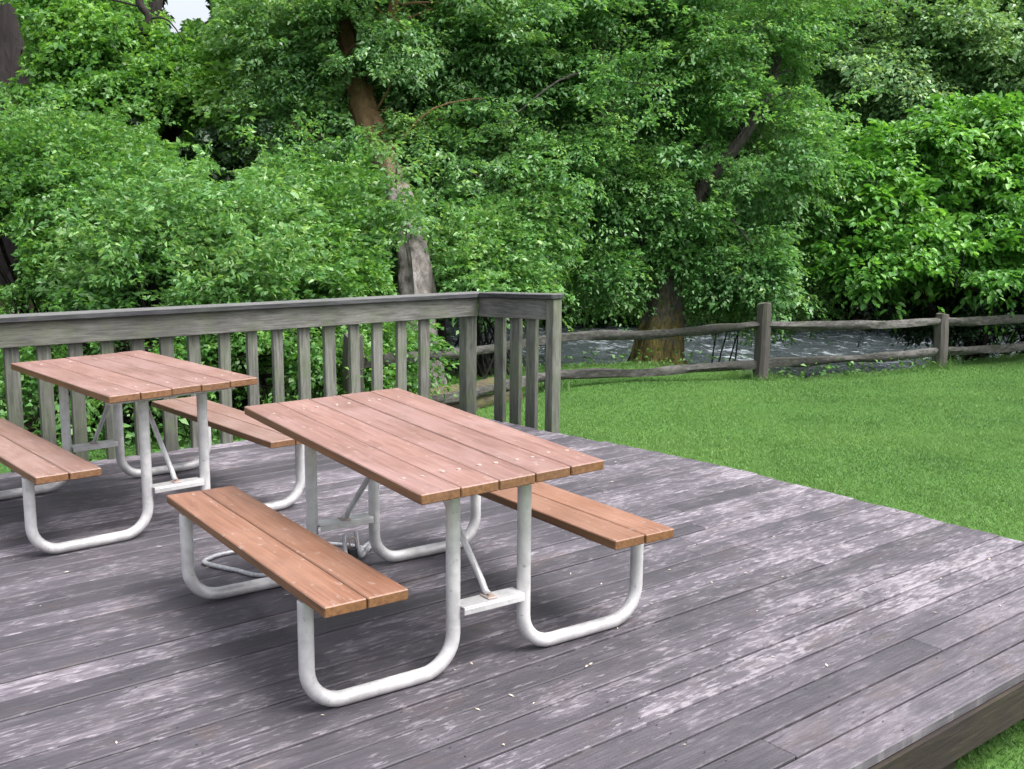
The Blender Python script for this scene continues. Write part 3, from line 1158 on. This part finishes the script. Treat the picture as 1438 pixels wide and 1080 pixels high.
def sprays(cent, dirs, length, nleaf, leaf_l, leaf_w, hexa=True, droop=.35, flat=.8, rnd=.5, width=.45):
    """leafy twigs: at every centre a flattened fan of leaves along dirs"""
    S = len(cent)
    dirs = unit(dirs)
    up = np.array([0, 0, 1.0])
    side = unit(np.cross(dirs, up) + 1e-6)
    nr = unit(np.cross(side, dirs) + rng.normal(0, .18, (S, 3)))
    u = rng.random((S, nleaf))
    L_ = (length * rng.uniform(.6, 1.25, S))[:, None]
    lat = rng.uniform(-1, 1, (S, nleaf)) * width * L_ * (1.05 - .6 * u)
    pos = cent[:, None, :] + dirs[:, None, :] * (u * L_)[..., None] + side[:, None, :] * lat[..., None]
    pos += up * (-(droop * (u ** 2) * L_) - .25 * np.abs(lat) * droop)[..., None]
    pos += nr[:, None, :] * rng.normal(0, .05, (S, nleaf, 1)) * L_[..., None]
    sg = np.sign(lat)[..., None]
    T = dirs[:, None, :] * .7 + side[:, None, :] * sg * .75 + rng.normal(0, .35, (S, nleaf, 3)) - up * (.25 + .5 * droop)
    Nn = nr[:, None, :] * flat + rng.normal(0, rnd, (S, nleaf, 3))
    k = S * nleaf
    sz = np.repeat(rng.uniform(.7, 1.25, S), nleaf) * LEAF_K
    ln = leaf_l * rng.uniform(.6, 1.3, k) * sz
    wd = leaf_w * rng.uniform(.65, 1.25, k) * sz
    return leaf_arrays(pos.reshape(k, 3), T.reshape(k, 3), Nn.reshape(k, 3), ln, wd, hexa)


def lobe_pts(lobes, dens, shell=.45, gap=0.0, gs=1.1):
    """spray centres and outward directions inside ellipsoids. lobe: (u, v, F, ru_px, rv_px, depth_m)"""
    Cs, Ds = [], []
    for (u, v, F, ru, rv, dm) in lobes:
        c = np.array(at(u, v, F))
        a, b, d = ru * F / FPX, rv * F / FPX, dm
        n = max(6, int(DENS_K * dens * (a * b * d) ** .80 * 4))
        q = unit(rng.normal(0, 1, (n, 3)))
        rad = rng.random(n) ** shell
        wob = 1 + .28 * np.sin(q[:, 0] * 5 + u) * np.sin(q[:, 2] * 6 + v) + rng.normal(0, .06, n)
        wob += np.array([.55 * noise.noise(Vector(p) * 2.1 + Vector((u, v, F))) + .3 * noise.noise(Vector(p) * 5.3 + Vector((v, u, F))) for p in q])
        loc = q * rad[:, None] * wob[:, None]
        fw = np.array(unit(np.array([FWD.x, FWD.y, 0])))
        rg = np.array([fw[1], -fw[0], 0])
        P = c + rg * (loc[:, :1] * a) + fw * (loc[:, 1:2] * d) + np.array([0, 0, 1.0]) * (loc[:, 2:3] * b)
        D = rg * (q[:, :1]) + fw * (q[:, 1:2]) + np.array([0, 0, 1.0]) * (q[:, 2:3] * .5 + .12)
        if gap:
            nn = np.array([noise.noise(Vector(p) * gs) for p in P])
            k = nn > gap
            P, D = P[k], D[k]
        Cs.append(P)
        Ds.append(D + rng.normal(0, .25, D.shape))
    return np.concatenate(Cs), np.concatenate(Ds)


# openings in the foliage: (u, v, ru, rv, F) - leaves nearer than F inside the ellipse are left out
HOLES = [(264, 6, 40, 24, 99), (246, 36, 12, 13, 99), (292, 22, 10, 12, 99), (218, 8, 9, 9, 99), (36, 112, 12, 8, 22), (581, 382, 36, 52, 11.9), (512, 140, 30, 40, 13.8), (925, 482, 42, 38, 14.3), (940, 400, 10, 16, 14.3), (488, 50, 16, 30, 14.2),
         (985, 268, 14, 18, 14.4), (1008, 240, 9, 14, 14.5), (1030, 205, 10, 16, 14.5), (1056, 168, 8, 18, 14.6), (330, 215, 40, 26, 19), (290, 186, 26, 16, 19), (240, 186, 20, 14, 19), (372, 178, 18, 20, 19), (190, 168, 16, 9, 18), (312, 248, 26, 10, 19), (262, 215, 16, 10, 19), (1380, 440, 90, 22, 13.6), (1290, 410, 60, 18, 14.4), (1400, 365, 60, 16, 14.4), (196, 30, 14, 34, 15.4), (10, 60, 26, 60, 17.3), (6, 365, 22, 40, 14), (1165, 115, 26, 20, 23)]


def cull(V, F, nv):
    W = V.reshape(-1, nv, 3)[:, 0, :] - np.array([0, 0, CAM_H])
    ff = W @ np.array(FWD)
    u = 719 + FPX * (W @ np.array(RGT)) / ff
    v = 540 - FPX * (W @ np.array(UPV)) / ff
    bad = np.zeros(len(W), bool)
    for (hu, hv, ru, rv, hf) in HOLES:
        q = ((u - hu) / ru) ** 2 + ((v - hv) / rv) ** 2
        bad |= (q < .75 + .5 * rng.random(len(W))) & (ff < hf)
    good = np.nonzero(~bad)[0]
    Vn = V.reshape(-1, nv, 3)[good].reshape(-1, 3)
    if nv == 6:
        b = np.arange(len(good))[:, None] * 6
        return Vn, np.concatenate([b + np.array([[0, 1, 2, 3]]), b + np.array([[0, 3, 4, 5]])], 0)
    return Vn, np.arange(len(good))[:, None] * 4 + np.array([[0, 1, 2, 3]])


def crown(name, parent, lobes, dens, material, upb=0.0, shoots=0, length=.5, nleaf=26, leaf=(.1, .055), hexa=False, droop=.35, flat=.8, rnd=.5, gap=-1, gs=1.1, shell=.45, width=.45):
    C, D = lobe_pts(lobes, dens, shell, gap if gap > -1 else 0, gs)
    zmin = terrain_z(C[:, :2]) + .05
    k = C[:, 2] > zmin
    C, D = C[k], D[k]
    if upb:
        D = unit(D) + np.array([0, 0, upb])
    V, F = sprays(C, D, length, nleaf, leaf[0], leaf[1], hexa, droop, flat, rnd, width)
    if shoots:
        # long arching shoots that break the outline: sprays strung along a rising stem
        pick = rng.choice(len(C), min(shoots, len(C)), replace=False)
        cs, ds = [], []
        for q in pick:
            d = unit(D[q]) * .6 + np.array([0, 0, 1.0]) + rng.normal(0, .25, 3)
            Ls = length * rng.uniform(1.0, 2.2)
            for t in np.linspace(.1, 1, 7):
                cs.append(C[q] + d * t * Ls + np.array([0, 0, -.25 * Ls * t * t]))
                ds.append(d * .5 + rng.normal(0, .5, 3))
        V2, F2 = sprays(np.array(cs), np.array(ds), length * .45, 9, leaf[0], leaf[1], hexa, droop, flat, rnd, .6)
        V, F = np.concatenate([V, V2]), np.concatenate([F, F2 + len(V)])
    V, F = cull(V, F, 6 if hexa else 4)
    V = V - np.array(parent.location)
    return np_mesh(name, V, F, material, parent), C


def limbs(mb, pts, r, n=9, jit=.25, per=5):
    P = smooth_path(pts, per)
    mb.tube(P, lerp_list(r, len(P)), n if r[0] < .2 else 28, True, jit if r[0] < .2 else .32)


def twigs(mb, start_pts, C, count, r=.018):
    """thin branches from limb points out to some spray centres"""
    S = np.array([tuple(p) for p in start_pts])
    for i in rng.choice(len(C), min(count, len(C)), replace=False):
        c = C[i]
        j = int(np.argmin(np.linalg.norm(S - c, axis=1) + rng.random(len(S)) * .8))
        a, b = Vector(S[j]), Vector(c)
        md = a.lerp(b, .5) + Vector((rng.normal(0, .12), rng.normal(0, .12), .12 + rng.random() * .15))
        P = smooth_path([a, md, b], 4)
        mb.tube(P, lerp_list([r, r * .7, r * .3], len(P)), 5, False)


def tree(name, label, base, trunk_paths, lobes, dens, leafm, barkm, cat='tree', group=None, ntw=60, **kw):
    """trunk_paths: list of (points, radii) in world space"""
    root = empty(name, base, label, cat, group)
    cr, C = crown('crown', root, lobes, dens, leafm, **kw)
    mb = MB()
    sp = []
    for pts, r in trunk_paths:
        limbs(mb, pts, r, 12 if r[0] > .1 else 8)
        sp += smooth_path(pts, 4)[2:]
    if trunk_paths[0][1][0] > .3:
        r0 = trunk_paths[0][1][0]
        for q in range(7):
            a_ = q * .9 + rng.random() * .5
            dx, dy = math.cos(a_), math.sin(a_)
            bz = Vector(base)
            P = [bz + Vector((dx * r0 * .55, dy * r0 * .55, .75)), bz + Vector((dx * r0 * .95, dy * r0 * .95, .28)), bz + Vector((dx * r0 * 1.7, dy * r0 * 1.7, .06)), bz + Vector((dx * r0 * 2.4, dy * r0 * 2.4, -.12))]
            limbs(mb, P, [.07, .10, .085, .04], 9, .4)
    if ntw:
        twigs(mb, sp, C, ntw)
    mb.v = [tuple(Vector(v) - Vector(base)) for v in mb.v]
    tr = mb.build('trunk', barkm, root)
    shade_auto(tr, 60)
    return root


def shrub(name, label, lobes, dens, leafm, nst=10, group=None, barkm=None, cat='shrub', **kw):
    u, v, F = lobes[0][:3]
    b = at(u, v, F)
    base = Vector((b.x, b.y, ground_z(b.x, b.y)))
    root = empty(name, base, label, cat, group)
    cr, C = crown('foliage', root, lobes, dens, leafm, **kw)
    mb = MB()
    for i in rng.choice(len(C), min(nst, len(C)), replace=False):
        c = Vector(C[i])
        s_ = base + Vector((rng.normal(0, .2), rng.normal(0, .2), -.05))
        md = s_.lerp(c, .5) + Vector((rng.normal(0, .1), rng.normal(0, .1), .2))
        P = smooth_path([s_, md, c], 5)
        mb.tube(P, lerp_list([.016, .012, .004], len(P)), 5, False)
    mb.v = [tuple(Vector(q) - base) for q in mb.v]
    mb.build('stem', barkm or M['bark_dark'], root, True)
    return root


def gpt(u, v, F):
    p = at(u, v, F)
    p.z = ground_z(p.x, p.y) - .1
    return p


# --- grey trunked alder in the middle
b = gpt(594, 500, 11.9)
tree('alder_tree', 'grey barked alder behind the railing, bare lower trunk showing above the cap', b,
     [([b, at(586, 430, 11.9), at(577, 345, 12.1), at(548, 250, 13.0), at(510, 145, 13.9), at(480, 40, 14.3), at(455, -60, 14.4)], [.27, .205, .185, .18, .18, .17, .14]),
      ([at(545, 240, 14.1), at(600, 130, 14.6), at(690, 40, 15), at(740, -60, 15.2)], [.11, .09, .07, .05]),
      ([at(500, 110, 14.2), at(545, 30, 13.7), at(570, -60, 13.5)], [.08, .06, .05]),
      ([at(560, 300, 14.1), at(480, 230, 13.8), at(410, 180, 13.7)], [.06, .045, .03])],
     [(600, 60, 14.2, 170, 90, 1.3), (430, 60, 14.4, 110, 90, 1.1), (700, 130, 14.5, 130, 110, 1.2), (590, 215, 14.0, 110, 60, 1.0), (410, 190, 14.2, 90, 60, 1.0),
      (560, -30, 14.2, 230, 60, 1.4), (660, 230, 13.8, 100, 70, .9), (440, 270, 14.0, 90, 60, .9), (548, 255, 12.2, 50, 45, .35), (578, 300, 11.6, 50, 30, .25), (560, 325, 11.6, 30, 16, .2), (520, 200, 13.0, 40, 28, .3), (490, 80, 13.7, 30, 22, .3)],
     170, M['leaf_pale'], M['bark_grey'], length=.42, nleaf=26, leaf=(.10, .055), droop=.3, flat=1.0, rnd=.38, gap=-.10, gs=1.3, ntw=90)

# --- mossy trunk tree leaning right by the river
b = gpt(922, 500, 14.5)
tree('leaning_tree', 'leaning tree with orange mossy trunk base on the river bank behind the fence', b,
     [([b, at(923, 490, 14.5), at(932, 440, 14.5), at(940, 395, 14.5), at(962, 330, 14.5), at(985, 265, 14.5), at(1045, 190, 14.6), at(1085, 110, 14.7), at(1110, 0, 14.8), at(1130, -70, 14.9)],
       [.36, .32, .26, .21, .15, .10, .07, .06, .05, .04]),
      ([at(938, 400, 14.5), at(905, 350, 14.4), at(880, 270, 14.2), at(850, 180, 14.0), at(840, 80, 14.0)], [.14, .11, .09, .07, .04]),
      ([at(968, 315, 14.5), at(955, 230, 14.8), at(960, 130, 15.0), at(985, 20, 15.2)], [.10, .08, .06, .04]),],
     [(880, 130, 14.4, 150, 120, 1.3), (1000, 60, 14.8, 160, 90, 1.3), (800, 240, 14.0, 120, 100, 1.1), (1060, 200, 14.6, 110, 90, 1.1), (920, 270, 14.2, 100, 70, .9),
      (1020, 350, 14.2, 100, 70, .8), (1080, 380, 14.2, 60, 50, .6), (840, 370, 14.2, 70, 50, .7), (800, 20, 14.6, 140, 90, 1.3), (960, -40, 14.8, 260, 60, 1.5), (940, 375, 14.0, 70, 30, .5)],
     170, M['leaf_lean'], M['mossy_trunk'], length=.42, nleaf=26, leaf=(.095, .052), droop=.3, flat=1.0, rnd=.38, gap=-.08, gs=1.3, ntw=110)

# --- bright maple, upper left
b = gpt(250, 420, 17)
tree('maple_tree', 'bright green maple at the upper left with a dark curved limb against the sky', b,
     [([b, at(245, 300, 17), at(236, 200, 16.8), at(225, 120, 16.6), at(215, 40, 16.4), at(230, -60, 16.4)], [.20, .17, .15, .13, .10, .07]),
      ([at(150, 90, 15.9), at(185, 62, 15.6), at(204, 40, 15.5), at(208, 22, 15.5), at(196, 4, 15.5), at(192, -40, 15.5)], [.035, .05, .055, .06, .06, .06]),
      ([at(236, 200, 16.8), at(300, 130, 16.4), at(350, 60, 16.3)], [.07, .05, .03]),
      ([at(240, 230, 16.8), at(170, 170, 16.4), at(110, 110, 16.0)], [.07, .05, .03])],
     [(140, 60, 16.0, 90, 55, 1.0), (130, 120, 15.8, 80, 50, .9), (220, 125, 15.8, 95, 55, 1.0), (90, 20, 16.2, 60, 40, .8), (340, 110, 16.0, 70, 80, .9), (270, 95, 16.2, 60, 40, .7), (345, 20, 16.2, 50, 60, .7),
      (195, 165, 15.6, 80, 35, .7), (325, 150, 15.2, 60, 35, .6), (160, 15, 16.2, 40, 30, .6)],
     210, M['leaf_bright'], M['bark_dark'], length=.45, nleaf=24, leaf=(.12, .085), droop=.35, gap=-.1, gs=1.3, ntw=60)

# --- dark cedar at the left edge
b = gpt(8, 300, 18)
tree('cedar_tree', 'dark trunked conifer at the left edge above the shrubs', b,
     [([b, at(10, 250, 18), at(14, 120, 18), at(10, -20, 18), at(5, -120, 18)], [.6, .55, .5, .42, .35]),
      ([at(14, 60, 18), at(60, 90, 17.2), at(85, 120, 16.8)], [.06, .04, .02])],
     [(60, 150, 18.6, 70, 40, .8), (-60, 60, 18.6, 60, 120, 1.0), (110, 200, 18.4, 70, 40, .8), (40, 200, 17.6, 60, 25, .5), (-40, 180, 17.6, 50, 40, .6)],
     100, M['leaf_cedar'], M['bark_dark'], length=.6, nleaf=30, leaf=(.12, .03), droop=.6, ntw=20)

# --- right broad hazel
b = gpt(1370, 440, 16.2)
tree('hazel_bush', 'broad bright green hazel with tiered leaves overhanging the fence at the right', b,
     [([b, at(1360, 400, 16), at(1340, 300, 15.8), at(1330, 210, 15.6)], [.10, .08, .05, .03]),
      ([b, at(1300, 420, 15.8), at(1240, 360, 15.4), at(1190, 320, 15.2)], [.07, .06, .04, .02]),
      ([b, at(1400, 400, 15.8), at(1430, 300, 15.5), at(1450, 220, 15.4)], [.08, .06, .04, .02]),
      ([b, at(1390, 430, 15.6), at(1380, 410, 14.8), at(1340, 400, 14.2)], [.05, .04, .03, .02])],
     [(u_ + rng.integers(-12, 12), v_ + rng.integers(-6, 6), 15.9 - (v_ - 160) / 260 * 1.4, 64, 12, .85) for u_, v_ in
      ((1350, 165), (1430, 170), (1260, 200), (1340, 198), (1420, 205), (1500, 200), (1220, 235), (1300, 238), (1385, 238), (1465, 240), (1190, 275), (1265, 278),
       (1345, 273), (1425, 280), (1505, 275), (1178, 318), (1250, 315), (1330, 311), (1410, 318), (1490, 315), (1205, 355), (1285, 350), (1365, 350), (1445, 356),
       (1235, 380), (1320, 376), (1400, 382))]
     + [(1330, 260, 16.9, 120, 80, .7), (1430, 300, 16.9, 110, 90, .7), (1240, 320, 16.5, 60, 50, .6)],
     88, M['leaf_hazel'], M['bark_dark'], cat='bush', length=.55, nleaf=30, leaf=(.15, .095), hexa=True, droop=.38, flat=1.25, rnd=.24, gap=-.2, gs=1.5, ntw=60, width=.38)

# --- left shrubs behind the railing
shrub('leafy_shrub', 'mounded mid green shrub behind the railing at the far left', [(60, 270, 11.5, 130, 75, 1.1), (150, 300, 11.2, 120, 70, 1.0), (40, 215, 12.0, 90, 45, .8), (20, 380, 10.4, 70, 50, .6)],
      260, M['leaf_mid'], 36, upb=.3, shoots=130, length=.32, nleaf=22, leaf=(.085, .048), droop=.4, gap=.0, gs=1.8)
shrub('leafy_shrub', 'mounded shrub right of the far left one, sloping down to a dark hollow', [(210, 290, 11.6, 95, 55, .9), (140, 230, 12.0, 90, 40, .8), (270, 310, 11.6, 70, 45, .8), (220, 370, 10.6, 110, 60, .7)],
      260, M['leaf_mid'], 36, upb=.3, shoots=130, length=.32, nleaf=22, leaf=(.085, .048), droop=.4, gap=.0, gs=1.8)
shrub('tall_weed', 'pale green tall weeds rising just behind the left part of the railing', [(170, 390, 9.6, 75, 55, .45), (110, 420, 9.4, 70, 50, .4), (230, 400, 9.6, 60, 55, .4)],
      270, M['leaf_weed'], 40, cat='weeds', upb=.8, shoots=170, length=.30, nleaf=20, leaf=(.092, .040), droop=.6, gap=.02, gs=2)
shrub('tall_weed', 'bright green tall weeds behind the railing between the two tables', [(330, 360, 9.9, 75, 60, .5), (290, 420, 9.4, 80, 60, .45), (390, 410, 9.6, 70, 60, .45), (360, 300, 10.6, 70, 40, .5)],
      270, M['leaf_weed'], 40, cat='weeds', upb=.8, shoots=170, length=.30, nleaf=20, leaf=(.092, .040), droop=.6, gap=.02, gs=2)
shrub('understory_shrub', 'low green shrub left of the grey alder trunk', [(450, 350, 11.5, 75, 60, .7), (500, 400, 11, 60, 50, .6), (420, 300, 12, 80, 45, .8), (520, 320, 12.5, 60, 40, .6), (500, 280, 13, 70, 45, .6)],
      240, M['leaf_mid'], 30, upb=.4, shoots=110, length=.34, nleaf=22, leaf=(.09, .05), droop=.45, gap=.0, gs=1.7)
shrub('understory_shrub', 'low light green shrub right of the grey alder trunk', [(680, 350, 12.8, 70, 60, .7), (740, 330, 13.4, 60, 60, .7), (650, 390, 12.2, 45, 35, .5), (720, 395, 12.6, 50, 35, .5), (620, 320, 13.4, 50, 40, .5)],
      240, M['leaf_weed'], 30, upb=.4, shoots=110, length=.34, nleaf=22, leaf=(.09, .05), droop=.45, gap=.0, gs=1.7)
shrub('understory_shrub', 'dense dark green shrub behind the left balusters of the railing', [(60, 520, 9.2, 110, 70, .5), (220, 510, 9.3, 110, 70, .5), (340, 500, 9.4, 80, 70, .5), (430, 500, 9.6, 60, 60, .5), (520, 480, 10.4, 40, 40, .4), (556, 505, 10.2, 46, 62, .4), (520, 520, 9.8, 50, 60, .4)],
      300, M['leaf_mid'], 24, length=.3, nleaf=24, leaf=(.075, .045), droop=.4, gap=-.08, gs=2)
shrub('riverside_shrub', 'low green shrub at the foot of the leaning mossy tree, on its right', [(1010, 420, 15.2, 50, 28, .5), (1060, 420, 15.0, 40, 30, .5), (1090, 440, 15.4, 50, 16, .4)],
      260, M['leaf_weed'], 4, length=.32, nleaf=22, leaf=(.08, .045), droop=.45)

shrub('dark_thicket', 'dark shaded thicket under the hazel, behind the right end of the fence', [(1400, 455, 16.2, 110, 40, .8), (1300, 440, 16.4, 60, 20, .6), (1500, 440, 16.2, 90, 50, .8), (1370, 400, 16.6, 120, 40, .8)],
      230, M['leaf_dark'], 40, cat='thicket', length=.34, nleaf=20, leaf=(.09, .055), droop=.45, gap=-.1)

# --- behind: trees on the far bank and backdrop
far = [
    ('willow_tree', 'pale willow across the river at the upper right', [(1250, 100, 24, 150, 110, 2.0), (1380, 70, 24, 140, 110, 2.0), (1130, 60, 25, 110, 110, 1.8), (1300, -20, 25, 260, 60, 2.2), (1480, 140, 24, 90, 120, 1.6)], 'leaf_far', 1330),
    ('riverbank_tree', 'dark tree across the river right of the leaning mossy trunk', [(1120, 280, 28, 110, 110, 2.0), (1010, 260, 28, 100, 110, 2.0), (1080, 370, 27.6, 110, 60, 1.4), (1200, 200, 28, 100, 80, 2), (1180, 350, 29, 90, 70, 1.6)], 'leaf_mid', 1100),
    ('riverbank_tree', 'dark tree across the river left of the leaning mossy trunk', [(830, 300, 27, 110, 100, 2.0), (760, 220, 27, 110, 110, 2.0), (860, 390, 26.8, 110, 45, 1.4), (900, 180, 28, 110, 100, 2), (760, 380, 26.5, 60, 60, 1.4)], 'leaf_mid', 820),
    ('riverbank_tree', 'dark tree far behind the hazel at the right edge', [(1330, 300, 27, 130, 110, 2), (1450, 300, 27, 110, 130, 2), (1420, 420, 26, 120, 50, 1.2), (1300, 410, 27, 80, 40, 1.2)], 'leaf_dark', 1380),
    ('backdrop_tree', 'shaded tree filling the gap behind the alder', [(600, 260, 21, 130, 130, 1.8), (520, 130, 22, 130, 120, 1.8), (700, 120, 22, 130, 140, 1.8), (620, -10, 23, 200, 90, 2), (480, 260, 20, 100, 90, 1.4), (680, 330, 19, 90, 70, 1.2)], 'leaf_mid', 610),
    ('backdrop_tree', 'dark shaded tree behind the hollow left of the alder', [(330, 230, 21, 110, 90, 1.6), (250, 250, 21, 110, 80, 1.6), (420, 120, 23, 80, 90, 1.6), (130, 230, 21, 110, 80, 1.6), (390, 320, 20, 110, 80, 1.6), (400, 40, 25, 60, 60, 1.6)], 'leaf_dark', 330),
    ('backdrop_tree', 'green tree far behind the leaning mossy tree', [(880, 60, 30, 160, 130, 2.5), (1030, 80, 31, 130, 130, 2.5), (770, 40, 29, 120, 130, 2.2), (960, 180, 30, 150, 100, 2.2)], 'leaf_far', 930),
    ('backdrop_tree', 'blue green tree at the upper left beyond the cedar', [(40, 60, 27, 90, 90, 2), (110, 90, 28, 90, 70, 2), (-30, 160, 26, 90, 100, 2), (180, 70, 29, 60, 60, 1.6), (60, 180, 26, 100, 60, 1.6)], 'leaf_far', 60),
]
for (nm, lab, lobes, lm, tu) in far:
    F0 = lobes[0][2]
    b = gpt(tu, 420, F0 + .3)
    tree(nm, lab, b, [([b, at(tu, 300, F0 + .3), at(tu + 12, 180, F0 + .3), at(tu - 5, 60, F0 + .5)], [.26, .22, .16, .08])], lobes, 90, M[lm], M['bark_dark'],
         ntw=25, length=.7, nleaf=26, leaf=(.17, .10), droop=.4, gap=-.15 if lm != 'leaf_dark' else -.4, gs=.9)

# a distant wood that reads as one mass
wood = []
for u in range(-500, 2000, 70):
    for v, F in ((330, 36), (180, 39), (20, 42), (-120, 45)):
        if 190 < u < 335 and v < 100:
            continue
        wood.append((u + rng.integers(-20, 20), v + rng.integers(-25, 25), F + rng.random() * 2, 85, 95, 2.2))
root = empty('distant_wood', (20, 32, 0), 'dense dark wood closing the view behind all the trees', 'wood', kind='stuff')
cr, C = crown('wood_canopy', root, wood, 17, M['leaf_wood'], length=1.2, nleaf=30, leaf=(.36, .24), droop=.4)
cr['kind'] = 'stuff'

# ground cover on the banks (ivy, nettles): nobody could count it
n = 52000
px = rng.uniform(-6, 24, n)
py = rng.uniform(7.1, 17, n)
P = np.stack([px, py], 1)
d = edge_dist(P)
r_ = px * RGT.x + py * RGT.y
keep = ((d > -.02) & (terrain_z(P) > WATER_Z + .08) & ((d < .5) | (r_ < -1))) | ((px < 4.6) & (py > 7.05) & (d < 0) & (rng.random(n) < .9))
P = P[keep]
z = terrain_z(P)
k = len(P)
hgt = rng.random(k) ** 2 * (.22 + .25 * (P[:, 0] < 4.5))
C = np.column_stack([P, z + hgt])
ang = rng.random(k) * 6.283
T = np.column_stack([np.cos(ang), np.sin(ang), rng.normal(-.1, .4, k)])
Nn = np.column_stack([rng.normal(0, .4, k), rng.normal(0, .4, k), np.ones(k)])
V, F = leaf_arrays(C, T, Nn, rng.uniform(.05, .10, k), rng.uniform(.03, .06, k), False)
gc = np_mesh('ground_cover', V, F, M['leaf_cover'])
tag(gc, 'low leafy ground cover on the bank beyond the lawn', 'ground cover', kind='stuff')

# lawn: short blades, thinning with distance
n = 1050000
px = rng.uniform(2.5, 18, n)
py = rng.uniform(-.8, 10.6, n)
P = np.stack([px, py], 1)
f = px * FWD.x + py * FWD.y
keep = (edge_dist(P) < .06 + .08 * rng.random(n)) & (f > 2.5) & (f < 17) & (rng.random(n) < np.clip(8.0 / f, 0, 1)) & ~((px < 5.12) & (py > 1.80 + .12 * rng.random(n)) & (py < 6.85))
P = P[keep]
k = len(P)
z = terrain_z(P)
clump = .5 + .5 * nz(P, 3.0, 5)
h = rng.uniform(.012, .027, k) * (.7 + .6 * clump)
dx_ = P[:, 0] - np.interp(P[:, 1], [1.0, 2.4, 3.5, 4.3, 5.05, 5.75, 6.7, 7], [5.285, 5.285, 5.305, 5.33, 5.26, 5.13, 5.05, 5.05])
near_edge = ((dx_ > 0) & (dx_ < .16) & (P[:, 1] > 1.6) & (P[:, 1] < 7)) | (np.abs(edge_dist(P)) < .12)
h = np.where(near_edge, h * rng.uniform(1.0, 3.6, k), h)
for fx, fy in FP:
    h = np.where(np.hypot(P[:, 0] - fx, P[:, 1] - fy) < .2, h * rng.uniform(1.5, 5, k), h)
ang = rng.random(k) * 6.283
lean = rng.normal(0, .8, (k, 2)) * h[:, None]
wv = np.stack([np.cos(ang), np.sin(ang)], 1) * rng.uniform(.0025, .005, (k, 1))
V = np.empty((k, 3, 3))
V[:, 0, :2] = P - wv
V[:, 1, :2] = P + wv
V[:, 2, :2] = P + lean
V[:, 0, 2] = V[:, 1, 2] = z - .004
V[:, 2, 2] = z + h
gr = np_mesh('grass', V.reshape(-1, 3), np.arange(k * 3).reshape(k, 3), M['grass'])
tag(gr, 'short mown lawn grass beside the deck', 'grass', kind='stuff')
